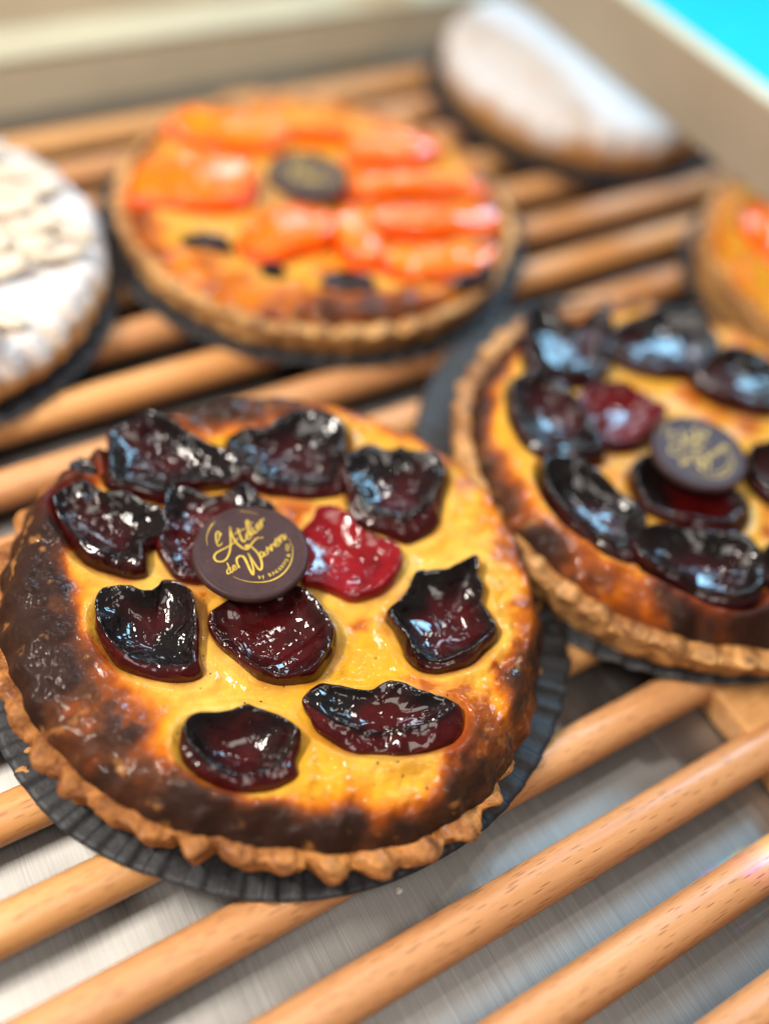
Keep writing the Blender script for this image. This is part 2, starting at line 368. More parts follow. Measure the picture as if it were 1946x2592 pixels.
def fruit(name, W, mat, parent, org, zbase, depth, flesh, skin, char=0.6, lip=0.012, wrinkle=0.012, seed=0, rows=34, label=None, dome=0.0, wall=0.16, wallcol=None):
    n = len(W); c = W[:, :3].mean(0); near = W[:, 3]
    foot = W[:, 2]
    jit = fbm(np.c_[W[:, :2], np.zeros(n)], 7, 3, seed+9)
    rim = W[:, 4]+1.3*lip*jit
    sr = 0.97-wall*sstep(0.15, 0.9, near)*(1+0.35*fbm(np.c_[W[:, :2], np.zeros(n)], 5, 2, seed+5))
    zc = rim.mean()-depth
    t1_ = np.linspace(0.02, 1, rows); t2_ = np.linspace(0, 1, 14)[1:]
    rad, Z, kind = [], [], []
    for t in t1_:
        rad.append(sr*t); Z.append(zc+(rim-zc)*t**2.2+dome*(1-t*t)); kind.append(t)
    for t in t2_:
        rad.append(sr+(1-sr)*t); Z.append(foot+(rim-foot)*np.sqrt(np.clip(1-t**2.2, 0, 1))); kind.append(1+t)
    rad.append(np.full(n, 0.985)); Z.append(foot-0.03); kind.append(2.1)
    rad.append(np.full(n, 0.95)); Z.append(np.full(n, zbase)); kind.append(2.2)
    rad, Z = np.array(rad), np.maximum(np.array(Z), zbase); kd = np.array(kind)[:, None]*np.ones((1, n))
    X = c[0]+(W[None, :, 0]-c[0])*rad; Y = c[1]+(W[None, :, 1]-c[1])*rad
    P = np.stack([X, Y, Z], -1)
    rimk = np.exp(-((kd-0.96)/0.17)**2); body = (kd < 2.05)
    edge = sstep(0.35, 0.85, kd)
    Q = P+0.05*np.stack([fbm(P, 5, 2, seed+40+k) for k in range(3)], -1)
    w = fbm(P, 6, 2, seed); ridge = 1-np.abs(vnoise(Q*9, seed+2))*2.2; ridge2 = 1-np.abs(vnoise(Q*21, seed+3))*2.2; ridge3 = 1-np.abs(vnoise(Q*46, seed+6))*2.2
    lipmask = np.clip(fbm(P, 4, 2, seed+7)*1.8+0.55, 0, 1.5)
    P[..., 2] += (rimk*lip*lipmask + wrinkle*(0.6*w*0.8+edge*(0.75*np.clip(ridge, -0.6, 1)+0.28*np.clip(ridge2, -0.6, 1))+rimk*0.12*np.clip(ridge3, -0.6, 1)))*body*(1-0.5*sstep(1.4, 2, kd))
    dirn = np.stack([X-c[0], Y-c[1]], -1); dirn /= (np.linalg.norm(dirn, axis=-1, keepdims=True)+1e-6)
    P[..., :2] += dirn*(wrinkle*(0.5*w+0.35*ridge)*sstep(0.75, 1.2, kd)*body)[..., None]
    P[0] = P[0].mean(0)
    k = sstep(0.35, 0.9, np.minimum(kd, 1)*0.55+0.8*fbm(P, 4.5, 3, seed+11)+char*0.44)
    k = np.maximum(k, rimk*0.9*np.clip(0.55+char, 0, 1))
    col = mix(flesh, skin, k)
    wc = np.array([0.030, 0.0035, 0.005]) if wallcol is None else np.array(wallcol)
    wk = sstep(1.08, 1.35, kd)*np.clip(0.85-0.5*fbm(P, 6, 3, seed+15)-0.3*char*0, 0, 1)
    col = mix(col, wc, wk)
    col = col*(0.75+0.5*(fbm(P, 10, 3, seed+13)[..., None]*0.5+0.5))
    V = P.reshape(-1, 3)-np.array(org)
    o = mobj(name, V, grid_faces(len(rad), n), mat, parent, col.reshape(-1, 3))
    if label: o['label'] = label
    return o

# ------------------------------------------------------------------ custard and crust
def poly_dist(XY, poly):
    """signed distance (inside negative) of points to closed polygon"""
    d2 = np.full(len(XY), 1e9); ins = np.zeros(len(XY), bool)
    n = len(poly)
    for i in range(n):
        a = poly[i]; b = poly[(i+1) % n]; ab = b-a
        t = np.clip(((XY-a)@ab)/(ab@ab+1e-12), 0, 1)
        q = XY-(a+t[:, None]*ab); d2 = np.minimum(d2, (q*q).sum(1))
        cnd = (a[1] > XY[:, 1]) != (b[1] > XY[:, 1])
        ins ^= cnd & (XY[:, 0] < (b[0]-a[0])*(XY[:, 1]-a[1])/(b[1]-a[1]+1e-12)+a[0])
    d = np.sqrt(d2); return np.where(ins, -d, d)

YEL, PALE, ORA, RED, BRN, BLK = [np.array(c) for c in ((0.70, 0.330, 0.014), (0.74, 0.46, 0.10), (0.60, 0.155, 0.002), (0.27, 0.058, 0.008), (0.085, 0.027, 0.011), (0.030, 0.013, 0.009))]
def brown(b):
    st = np.array([0, 0.24, 0.48, 0.74, 1.0]); cs = [YEL, ORA, RED, BRN, BLK]
    out = np.zeros(b.shape+(3,))
    for ch in range(3): out[..., ch] = np.interp(b, st, [c[ch] for c in cs])
    return out

def tart_body(parent, org, polys, seed, Rc, burn, edge_z, stretch=None, na=480, nr=150, level=0.205, flute=1.0, crustcol=(0.62, 0.26, 0.065), nfl=43, blot=1.0, pale=0.0, crust_r=None, crust_stretch=None, bmax=1.05, gloss=0.5, bbase=0.0, rim_add=None):
    th = np.linspace(-PI, PI, na, endpoint=False)
    cs = np.stack([np.cos(th), np.sin(th), 0*th], -1)
    st = np.ones(na) if stretch is None else ang_interp(th, stretch)
    rc = Rc*st*(1+0.012*fbm(cs, 2.5, 2, seed))
    ez = ang_interp(th, edge_z)+0.010*np.cos(nfl*th)+0.030*fbm(cs, 7, 3, seed+1)
    # profile
    u = np.concatenate([np.linspace(0.0, 0.80, int(nr*0.66)), np.linspace(0.805, 0.985, int(nr*0.26)), [0.993, 1.0, 1.003, 1.0, 0.985, 0.95]])
    nu = len(u); nlow = 4
    cp_r = [0, .42, .55, .65, .74, .82, .88, .92, .955, .985, 1.01]
    cp_z = [0, 0, .006, .019, .037, .052, .056, .046, .018, -.018, -.06]
    fine = np.linspace(0, 1.01, 400); fz = np.interp(fine, cp_r, cp_z); ker = np.hanning(31); ker /= ker.sum()
    fz = np.convolve(np.pad(fz, 15, mode='edge'), ker, mode='valid')
    T, UU = np.meshgrid(th, u); EZ = np.broadcast_to(ez, T.shape)
    RR = UU*rc[None, :]
    prof = level+np.interp(UU, fine, fz)
    if rim_add: prof = prof+ang_interp(T, rim_add)*np.exp(-((UU-0.87)/0.10)**2)
    k = sstep(0.90, 1.0, UU)
    z = prof+k*(EZ-(level+np.interp(1.0, fine, fz)))
    z[-nlow:] = EZ[-nlow:]-np.array([0.012, 0.022, 0.03, 0.034])[:, None]
    X = RR*np.cos(T); Y = RR*np.sin(T); P = np.stack([X, Y, 0*X], -1)
    P[..., 2] = z
    lf = fbm(P, 3.2, 3, seed+3); mf = fbm(P, 9, 4, seed+4); hf = fbm(P, 28, 3, seed+6)
    rimk = sstep(0.6, 0.85, UU)*(1-0.5*sstep(0.97, 1.0, UU))
    z = z+0.012*lf+0.005*mf+rimk*(0.016*mf+0.006*hf)
    # angular ruffle of the outer skin
    RR2 = RR*(1+sstep(0.9, 1, UU)*(0.004*np.cos(nfl*T)+0.012*fbm(np.stack([np.cos(T), np.sin(T), UU*2], -1), 9, 3, seed+33)))
    X = RR2*np.cos(T); Y = RR2*np.sin(T)
    XY = np.stack([X.ravel()+org[0], Y.ravel()+org[1]], -1)
    dmin = np.full(len(XY), 9.0)
    for pl in polys: dmin = np.minimum(dmin, poly_dist(XY, pl[::3, :2]))
    dmin = dmin.reshape(X.shape)
    top = (UU < 0.97)
    sink = sstep(0.030, -0.015, dmin)*top
    z = z*(1-sink)+np.minimum(z, level-0.004+0.25*np.clip(z-level-0.02, 0, 1))*sink
    z = z-0.075*sstep(-0.022, -0.06, dmin)*top + 0.012*np.exp(-((dmin-0.035)/0.022)**2)*top*(dmin > 0) + 0.012*np.exp(-(dmin/0.02)**2)*top
    bw_ = ang_interp(T, burn)
    pat = fbm(P, 4.2, 4, seed+30); pat2 = fbm(P, 9, 4, seed+36)
    core = sstep(0, 1, (UU-(1-bw_*1.5))/(bw_*1.35))
    b = bmax*(ang_interp(T, [(-180, .98), (-120, 1.0), (-95, 1.0), (-75, .88), (-40, .82), (20, .85), (60, .95), (120, .95)]) if bmax > 0.9 else 0.9)*core+0.38*min(1, bmax*1.3)*sstep(0, 1, (UU-(1-bw_*2.8))/(bw_*2.0))*np.clip(0.6+1.5*pat2, 0, 1.6)*(1-core)
    b = b+core*(0.72*pat+0.50*pat2)*min(1, bmax*1.4)+0.16*mf*sstep(0.3, 0.8, UU)+0.10*lf
    b = b+blot*np.clip(lf*1.2+0.9*mf-0.05, 0, 0.5)*(1-core)
    b = b-0.45*np.exp(-np.clip(dmin, 0, 9)/0.045)*(1-0.7*sstep(0.85, 0.97, UU))
    b = np.clip(b+bbase, 0, 1)
    col = brown(b)
    pk = np.clip(np.exp(-np.clip(dmin, 0, 9)/0.05)*(0.5+0.6*fbm(P, 4, 2, seed+8))+pale*(fbm(P, 3, 2, seed+12)), 0, 0.8)*(b < 0.3)
    col = mix(col, PALE, pk)
    stain = np.exp(-np.clip(dmin, 0, 9)/0.020)*np.clip(0.35+1.8*fbm(P, 7, 3, seed+9), 0, 0.9)
    col = mix(col, np.array([0.22, 0.012, 0.012]), np.where(polys != [] , stain, 0) if len(polys) else 0*stain)
    fl = 0.55*np.clip((fbm(P, 22, 3, seed+21)-0.42)*5, 0, 1)*sstep(0.7, 0.85, UU)           # pale flecks where the skin has flaked off
    col = mix(col, np.array([0.55, 0.24, 0.06]), fl*0.8)
    V = np.stack([X, Y, z], -1)
    V[0] = V[0].mean(0)
    gl = gloss*np.clip(1-0.85*sstep(0.45, 0.8, b)*ang_interp(T, [(-180, .8), (-110, .8), (-80, .3), (-50, 0), (60, 0), (110, .2), (140, .7)]), 0.2, 1)
    o = mobj('custard', V.reshape(-1, 3), grid_faces(nu, na), M['custard'], parent, np.concatenate([col, gl[..., None]], -1).reshape(-1, 4))
    # crust shell
    nc = nfl*14
    tc = np.linspace(-PI, PI, nc, endpoint=False); c2 = np.stack([np.cos(tc), np.sin(tc), 0*tc], -1)
    cst = crust_stretch or stretch; stc = np.ones(nc) if cst is None else ang_interp(tc, cst)
    rng = np.random.default_rng(seed); fa = rng.uniform(0.25, 1.3, nfl+1)
    ph = (tc+PI)*nfl/(2*PI)+0.25*fbm(c2, 4, 2, seed+14)
    fi = np.floor(ph).astype(int) % nfl
    fl_ = -np.cos(2*PI*ph)*fa[fi]
    ezc = ang_interp(tc, edge_z)-0.004+0.016*fbm(c2, 7, 3, seed+1)+0.010*np.cos(nfl*tc)
    cr = crust_r or Rc+0.045
    prof = [(0.0, 0.012, 0), (0.70, 0.012, 0), (0.935, 0.012, 0.3), (0.965, 0.022, 0.7), (0.978, 0.05, 0.9), (0.985, 0.3, 1), (0.99, 0.5, 1), (1.0, 0.7, 1.05), (1.012, 0.86, 1.1),
            (1.012, 0.96, 1.1), (1.0, 1.02, 1.0), (0.985, 1.03, 0.9), (0.96, 1.0, 0.8), (0.93, 0.98, 0.6), (0.90, 0.9, 0.5)]
    rows = []
    for j, (r, h, am) in enumerate(prof):
        zz = np.full(nc, h) if j < 4 else 0.03+h*(ezc-0.03)
        if j == 4: zz = np.full(nc, 0.045)
        q = np.stack([np.cos(tc)*1.0, np.sin(tc)*1.0, zz*4], -1)
        r_ = cr*r*stc+am*(0.021*flute*fl_+0.016*fbm(q, 6, 3, seed+15)+0.011*fbm(q*np.array([1, 1, 9]), 6, 3, seed+16))
        if j >= 5: zz = zz+0.018*am*fbm(q, 12, 3, seed+17)
        rows.append(np.stack([r_*np.cos(tc), r_*np.sin(tc), zz], -1))
    # subdivide rows
    rows = np.array(rows); fineN = 44
    tt = np.linspace(0, len(prof)-1, fineN); i0 = np.minimum(tt.astype(int), len(prof)-2); fr = (tt-i0)[:, None, None]
    G = rows[i0]*(1-fr)+rows[i0+1]*fr
    out_m = (np.linspace(0, 1, fineN) > 0.14)[:, None]
    rr_ = np.linalg.norm(G[..., :2], axis=-1, keepdims=True)+1e-6
    G[..., :2] += G[..., :2]/rr_*(0.007*fbm(G*np.array([1, 1, 5]), 16, 3, seed+18)*out_m)[..., None]
    h = np.clip(G[..., 2]/0.18, 0, 1)
    bk = np.clip(0.25+0.75*fbm(G, 6, 4, seed+19)+0.35*sstep(0.75, 1.1, h)-0.1, 0, 1)
    cc = mix(np.array(crustcol), np.array([0.24, 0.072, 0.016]), bk*0.8)
    mobj('crust', G.reshape(-1, 3), grid_faces(fineN, nc), M['crust'], parent, cc.reshape(-1, 3))

# ------------------------------------------------------------------ chocolate plaques
def strip(pts, w0, wmid, w1, n=None):
    """flat ribbon along a smooth open curve, in zoom pixels: returns 2D verts + quads"""
    P = np.asarray(pts, float)
    Q = np.vstack([2*P[0]-P[1], P, 2*P[-1]-P[-2]]); out = []
    per = 7 if n is None else n
    for i in range(1, len(Q)-2):
        a, b, c, d = Q[i-1], Q[i], Q[i+1], Q[i+2]
        for t in np.linspace(0, 1, per, endpoint=False):
            out.append(0.5*((2*b)+(-a+c)*t+(2*a-5*b+4*c-d)*t*t+(-a+3*b-3*c+d)*t**3))
    out.append(P[-1]); out = np.array(out); m_ = len(out)
    tg = np.gradient(out, axis=0); tg /= (np.linalg.norm(tg, axis=1, keepdims=True)+1e-9)
    nr = np.stack([-tg[:, 1], tg[:, 0]], -1); s = np.linspace(0, 1, m_)
    w = np.where(s < 0.5, w0+(wmid-w0)*sstep(0, 0.5, s), wmid+(w1-wmid)*sstep(0.5, 1, s))
    # down strokes thicker, up strokes thinner, like a brush pen
    w = w*(0.72+0.5*np.abs(tg[:, 1]))
    return np.vstack([out-nr*w[:, None]/2, out+nr*w[:, None]/2]), [(i, i+1, m_+i+1, m_+i) for i in range(m_-1)]
LET = [  # brush lettering, traced stroke by stroke
    ([(428, 662), (462, 610), (470, 540), (446, 518), (424, 560), (430, 640), (452, 692), (478, 690), (500, 655)], 12),
    ([(490, 538), (478, 572)], 11),
    ([(596, 458), (602, 560), (606, 680), (590, 780), (550, 860), (490, 890), (430, 880), (402, 838), (422, 790), (480, 752), (560, 712), (640, 662), (692, 602)], 17),
    ([(594, 458), (622, 560), (672, 650), (740, 712), (800, 736), (830, 712), (812, 686), (792, 702), (830, 704), (880, 650), (930, 602), (1006, 592)], 19),
    ([(690, 480), (720, 560), (745, 622), (775, 642), (802, 598)], 17), ([(650, 552), (720, 508), (792, 480)], 12),
    ([(790, 592), (840, 560), (840, 530), (812, 532), (800, 580), (826, 612), (866, 580)], 14),
    ([(862, 560), (852, 480), (822, 390), (800, 396), (810, 460), (840, 542), (870, 562), (892, 530)], 14),
    ([(878, 468), (895, 520), (916, 532), (938, 500)], 14), ([(862, 402), (874, 416)], 15),
    ([(925, 482), (960, 450), (956, 424), (930, 430), (930, 470), (960, 492), (992, 455)], 13),
    ([(966, 376), (985, 430), (1000, 456)], 14), ([(985, 402), (1004, 366), (1026, 372)], 12),
    ([(602, 960), (570, 985), (560, 1020), (580, 1042), (606, 1010), (602, 962)], 12), ([(562, 902), (590, 970), (614, 1024), (638, 1000)], 14),
    ([(634, 988), (665, 960), (656, 934), (634, 950), (640, 996), (672, 990), (692, 958)], 11),
    ([(716, 966), (690, 920), (680, 860), (712, 824), (762, 830), (800, 890), (840, 980), (882, 1052), (886, 980), (860, 880), (822, 786)], 21),
    ([(818, 786), (870, 862), (920, 942), (966, 992), (992, 960), (985, 880), (950, 800), (900, 740), (838, 690)], 19),
    ([(1012, 790), (982, 768), (965, 800), (985, 836), (1015, 810), (1022, 768), (1032, 812), (1058, 800)], 14),
    ([(1046, 706), (1060, 760), (1068, 796)], 14), ([(1058, 742), (1080, 714), (1092, 735), (1108, 762)], 12),
    ([(1098, 678), (1114, 730), (1122, 756)], 14), ([(1110, 702), (1135, 670), (1147, 690), (1162, 712)], 12),
    ([(1158, 672), (1196, 640), (1186, 608), (1160, 624), (1160, 670), (1186, 696), (1218, 660)], 13),
    ([(1202, 576), (1220, 630), (1232, 656)], 14), ([(1215, 612), (1235, 564), (1255, 580), (1266, 616), (1286, 600), (1276, 546)], 13)]
RINGS = [([(320, 692), (308, 600), (340, 490), (410, 392), (500, 322), (600, 283), (720, 268), (830, 275), (952, 306)], (3, 15, 3)),
         ([(640, 1075), (720, 1110), (830, 1138), (960, 1145), (1080, 1130), (1180, 1090), (1270, 1020), (1340, 920), (1370, 810), (1364, 700), (1318, 598)], (3, 17, 3))]
SMALL = [('b', 962, 1078), ('y', 1010, 1082), ('B', 1090, 1052), ('A', 1134, 1032), ('K', 1178, 1006), ('E', 1214, 976), ('R', 1246, 944), ('Y', 1270, 914), ("'", 1284, 894), ('S', 1298, 872), ('&', 1318, 812), ('C', 1306, 738), ('O', 1308, 698)]
DZ = 0.330                                             # top of the plaque on the front tart
DC = (0.8405, 1.6226)
def zoom2disc(q):
    return np.array([unproj(460+a/4.885, 1240+b/4.885, DZ)[:2]-np.array(DC) for a, b in q])
def build_plaque(loc, label, rot=0.0):
    Rd = 0.1805
    prof = [(0, 0), (Rd*0.90, 0), (Rd*0.97, 0.004), (Rd, 0.014), (Rd*0.995, 0.024), (Rd*0.97, 0.031), (Rd*0.93, 0.0335), (Rd*0.885, 0.0330), (Rd*0.865, 0.0315), (Rd*0.84, 0.0312), (Rd*0.5, 0.0312), (0, 0.0312)]
    n = 96; a = np.linspace(0, 2*PI, n, endpoint=False)
    V = np.array([(r*math.cos(x), r*math.sin(x), z) for r, z in prof for x in a])
    root = mobj('chocolate_disc', V, grid_faces(len(prof), n), M['choc'], None, loc=loc)
    root.rotation_euler.z = rot
    tag(root, label, 'chocolate disc', 'printed chocolate discs')
    zt = 0.0312+0.0012
    v2, f2 = [], []
    for pts, w in LET:
        w *= 1.18; a_, b_ = strip(pts, w*0.7, w, w*0.6); off = len(v2); v2 += list(a_); f2 += [tuple(i+off for i in q) for q in b_]
    W2 = zoom2disc(v2); k = np.arange(len(W2))
    mobj('lettering', np.c_[W2, np.full(len(W2), zt)], f2, M['gold'], root, smooth=False)
    for pts, w in RINGS:
        a_, b_ = strip(pts, *w); W2 = zoom2disc(a_)
        mobj('printed_arc', np.c_[W2, np.full(len(W2), zt)], b_, M['gold'], root, smooth=False)
    cen = np.array([842, 720.0]); vs, fs = [], []
    for ch, x, y in SMALL:
        cu = bpy.data.curves.new('glyph', 'FONT'); cu.body = ch; cu.size = 1; cu.align_x = 'CENTER'; cu.align_y = 'CENTER'; cu.resolution_u = 2
        cu.offset = 0.015
        go = bpy.data.objects.new('glyph', cu); C.objects.link(go)
        dg = bpy.context.evaluated_depsgraph_get(); me = go.evaluated_get(dg).to_mesh()
        up = cen-np.array([x, y]); up /= np.linalg.norm(up); rt = np.array([-up[1], up[0]])
        hgt = 62 if ch != "'" else 70
        off = len(vs); yo = 0.0 if ch != "'" else 0.0
        cxy = np.array([v.co[:2] for v in me.vertices]) if len(me.vertices) else np.zeros((0, 2))
        if len(cxy):
            mid = (cxy.max(0)+cxy.min(0))/2
            for q in cxy-mid: vs.append(np.array([x, y])+rt*q[0]*hgt+up*q[1]*hgt)
            fs += [tuple(i+off for i in p.vertices) for p in me.polygons]
        go.to_mesh_clear() if False else None
        bpy.data.objects.remove(go)
    W2 = zoom2disc(vs); mobj('lettering', np.c_[W2, np.full(len(W2), zt)], fs, M['gold'], root, smooth=False)
    return root
def copy_tree(o, loc, rot, label):
    r = o.copy(); C.objects.link(r); r.location = Vector(loc)*U; r.rotation_euler = rot; r['label'] = label
    for ch in o.children:
        c = ch.copy(); C.objects.link(c); c.parent = r
    return r

# ------------------------------------------------------------------ front plum tart
def zA(q): return [(a/2.1855, 980+b/2.1855) for a, b in q]
def zB(q): return [(600+a/2.07625, 980+b/2.07625) for a, b in q]
def zC(q): return [(a/2.1855, 1600+b/2.1855) for a, b in q]
def zD(q): return [(600+a/2.07625, 1600+b/2.07625) for a, b in q]
def zF(q): return [(a*1946/1661, b*1946/1661) for a, b in q]
DARK = np.array([0.0060, 0.0034, 0.0032])
def flesh(r): return np.array([0.20, 0.003, 0.006]) if r > 1 else np.array([0.012+0.11*r, 0.0016, 0.0016+0.001*r])
FRONT = [  # outline, zlo, zhi, depth, redness, char
    (zA([(325, 610), (440, 550), (500, 540), (600, 600), (690, 590), (800, 660), (880, 690), (930, 760), (935, 830), (860, 880), (820, 920), (815, 1000), (800, 1050), (700, 1060), (620, 1040), (520, 1000), (430, 930), (360, 810), (325, 720)]), 0.285, 0.36, 0.045, 0.10, 1.0),
    (zA([(640, 250), (750, 200), (830, 155), (900, 190), (1000, 250), (1130, 330), (1250, 410), (1310, 480), (1290, 540), (1150, 560), (1020, 570), (960, 600), (900, 640), (830, 620), (740, 600), (640, 570), (625, 480), (635, 380)]), 0.275, 0.40, 0.035, 0.22, 0.75),
    (zA([(960, 600), (1040, 590), (1150, 620), (1250, 600), (1330, 560), (1400, 620), (1480, 680), (1400, 760), (1300, 900), (1180, 1040), (1090, 1070), (1000, 1040), (930, 950), (900, 880), (935, 800), (940, 700)]), 0.27, 0.345, 0.03, 0.35, 0.1),
    (zB([(-40, 310), (60, 250), (150, 240), (240, 180), (330, 140), (440, 150), (520, 200), (560, 270), (560, 400), (545, 540), (500, 580), (380, 590), (260, 575), (170, 570), (80, 520), (0, 430)]), 0.275, 0.40, 0.02, 0.12, 1.0),
    (zB([(570, 370), (620, 330), (680, 310), (790, 340), (880, 340), (980, 350), (1060, 390), (1085, 450), (1075, 560), (1060, 670), (1020, 760), (940, 810), (870, 825), (760, 770), (680, 740), (600, 660), (575, 540), (560, 440)]), 0.27, 0.41, 0.02, 0.28, 0.55),
    (zB([(335, 770), (400, 700), (430, 640), (510, 630), (590, 680), (640, 750), (720, 790), (830, 840), (865, 920), (830, 1000), (760, 1080), (680, 1120), (600, 1135), (520, 1100), (430, 1060), (350, 1040), (330, 960), (330, 850)]), 0.26, 0.345, 0.03, 1.1, -0.75),
    (zB([(785, 1190), (850, 1130), (900, 1070), (945, 980), (1020, 970), (1090, 970), (1160, 940), (1240, 905), (1265, 930), (1260, 1000), (1290, 1060), (1280, 1140), (1310, 1210), (1360, 1290), (1350, 1340), (1290, 1400), (1230, 1460), (1130, 1500), (1040, 1515), (950, 1490), (890, 1430), (865, 1360), (830, 1270)]), 0.27, 0.37, 0.045, 0.30, 0.45),
    (zA([(545, 1230), (570, 1160), (640, 1120), (740, 1130), (800, 1150), (870, 1110), (900, 1075), (980, 1080), (1040, 1130), (1080, 1220), (1095, 1320), (1100, 1420), (1110, 1540), (1110, 1600), (1040, 1630), (900, 1630), (780, 1600), (680, 1560), (600, 1480), (555, 1380), (545, 1300)]), 0.285, 0.355, 0.05, 0.38, 0.55),
    (zF([(455, 1345), (480, 1312), (540, 1285), (600, 1270), (650, 1280), (690, 1325), (715, 1360), (718, 1400), (700, 1440), (670, 1470), (610, 1480), (560, 1465), (510, 1425), (470, 1385)]), 0.265, 0.345, 0.022, 0.28, 0.15),
    (zC([(1020, 530), (1080, 470), (1200, 450), (1330, 420), (1450, 430), (1570, 480), (1640, 560), (1645, 640), (1620, 720), (1630, 800), (1560, 860), (1460, 900), (1330, 910), (1200, 870), (1090, 800), (1020, 720), (1005, 620)]), 0.28, 0.36, 0.05, 0.25, 0.85),
    (zD([(360, 360), (440, 280), (520, 280), (620, 300), (700, 310), (780, 275), (880, 290), (980, 340), (1100, 370), (1170, 410), (1175, 500), (1130, 580), (1030, 630), (880, 660), (740, 660), (620, 640), (520, 580), (430, 510), (395, 440)]), 0.26, 0.36, 0.008, 0.34, 0.5),
    (zA([(395, 460), (450, 415), (500, 440), (545, 500), (530, 540), (480, 530), (430, 500)]), 0.27, 0.30, 0.0, 0.05, 1.0),
]
TC1 = (0.925, 1.537, 0.0)
t1 = empty('plum_tart', TC1, 'sharp plum custard tart in front with glossy plum halves and a burnt left rim', 'tart', 'fruit tarts on black paper')
rings = [ring_from_px(o_, 0.230+(a-0.27)*0.6, 0.272+(b-0.36)*0.6, 170) for o_, a, b, *_ in FRONT]
rings = [grow(W, k) for W, k in zip(rings, [1.05, 1.13, 1.14, 1.06, 1.03, 1.03, 1.02, 1.04, 1.03, 1.03, 1.03, 1.1])]
tart_body(t1, TC1, rings, 11, 0.848, [(-180, .27), (-150, .22), (-120, .145), (-100, .115), (-80, .10), (-60, .10), (-30, .12), (0, .14), (30, .17), (60, .20), (90, .22), (120, .21), (150, .25)],
          [(-180, .185), (-150, .19), (-125, .18), (-100, .165), (-84, .15), (-72, .115), (-40, .07), (0, .08), (60, .10), (110, .12), (150, .145)],
          [(-180, 1.0), (-130, .975), (-112, 1.0), (-92, 1.05), (-76, 1.05), (-60, 1.025), (0, 1.01), (40, .99), (90, .985), (115, 1.01), (130, 1.05), (150, 1.045), (165, 1.02)],
          na=720, nr=220, pale=0.7, crust_r=0.882, crust_stretch=[(-180, 1.0), (-130, .97), (-112, 1.0), (-92, 1.055), (-80, 1.05), (-68, .98), (-55, .95), (0, .94), (40, .93), (90, .95), (115, .98), (130, 1.02), (150, 1.03), (165, 1.01)],
          rim_add=[(-180, .0), (-140, -.005), (-110, -.02), (-70, -.025), (-30, -.02), (10, 0), (40, .01), (75, .03), (110, .03), (140, .01), (165, 0)])
WALL = [.26, .10, .08, .18, .28, .06, .12, .18, .07, .32, .52, .2]
for i, (W, (o_, a, b, dep, red, ch)) in enumerate(zip(rings, FRONT)):
    fruit('plum_half', W, M['plum'], t1, TC1, 0.14, dep*1.15, flesh(red), DARK, ch, seed=100+i*7, lip=(0.011 if ch > 0 else 0.003) if i < 11 else 0.006, wrinkle=0.015 if ch > 0 else 0.004,
          wall=WALL[i], wallcol=np.array([0.17, 0.003, 0.007]) if red > 1 else flesh(0.15+0.5*red), label='bright red plum half' if red > 1 else None)
paper_liner(0.945, 1.50, 'black fluted paper liner under the sharp plum tart in front', 21,
            shape=[(-180, .965), (-160, .943), (-140, .90), (-90, .893), (-60, .905), (-35, .935), (0, .90), (40, .86), (90, .86), (130, .90), (160, .95)])
plaque = build_plaque((DC[0], DC[1], DZ-0.0312), 'dark chocolate disc with sharp gold lettering on the front plum tart')

# ------------------------------------------------------------------ right plum tart
def zE(q): return [(1146+a/2.07625, 740+b/2.07625) for a, b in q]
RIGHT = [
    (zE([(410, 180), (430, 100), (480, 70), (540, 110), (570, 180), (640, 180), (720, 120), (790, 130), (800, 220), (790, 320), (770, 430), (700, 480), (560, 490), (440, 470), (410, 350)]), 0.28, 0.46, 0.03, 0.15, 0.9),
    (zE([(350, 500), (450, 480), (560, 520), (650, 600), (700, 700), (740, 800), (740, 880), (680, 900), (560, 900), (450, 860), (380, 780), (340, 650)]), 0.28, 0.36, 0.04, 0.2, 0.6),
    (zE([(700, 560), (800, 500), (900, 510), (1000, 560), (1070, 640), (1060, 720), (960, 810), (860, 830), (780, 790), (720, 700)]), 0.27, 0.34, 0.03, 0.9, -0.3),
    (zE([(510, 930), (600, 910), (700, 950), (800, 1020), (900, 1090), (960, 1170), (970, 1270), (950, 1370), (890, 1405), (780, 1370), (660, 1270), (560, 1150), (515, 1040)]), 0.28, 0.36, 0.05, 0.15, 1.0),
    (zE([(990, 1320), (1060, 1270), (1200, 1260), (1350, 1300), (1480, 1340), (1560, 1440), (1570, 1560), (1530, 1640), (1440, 1660), (1300, 1620), (1150, 1530), (1040, 1440)]), 0.28, 0.36, 0.045, 0.1, 1.0),
    (zE([(860, 250), (960, 170), (1100, 120), (1250, 170), (1330, 260), (1340, 360), (1290, 440), (1150, 450), (1000, 420), (880, 340)]), 0.27, 0.38, 0.03, 0.15, 0.9),
    (zE([(1320, 400), (1450, 320), (1580, 340), (1661, 420), (1700, 560), (1640, 640), (1500, 620), (1380, 560), (1310, 470)]), 0.27, 0.37, 0.03, 0.2, 0.8),
    (zE([(980, 950), (1060, 900), (1200, 960), (1400, 1040), (1500, 1130), (1450, 1250), (1300, 1260), (1150, 1200), (1020, 1110)]), 0.27, 0.335, 0.03, 0.3, 0.4),
    (zE([(1560, 880), (1700, 820), (1830, 900), (1830, 1080), (1700, 1130), (1590, 1020)]), 0.27, 0.35, 0.03, 0.25, 0.6),
    (zE([(1650, 1380), (1750, 1330), (1880, 1400), (1880, 1560), (1750, 1620), (1650, 1530)]), 0.27, 0.35, 0.03, 0.5, 0.2),
]
TC3 = (2.575, 1.435, 0.0)
t3 = empty('plum_tart', TC3, 'second plum custard tart on the right, slightly blurred, its front rim charred black', 'tart', 'fruit tarts on black paper')
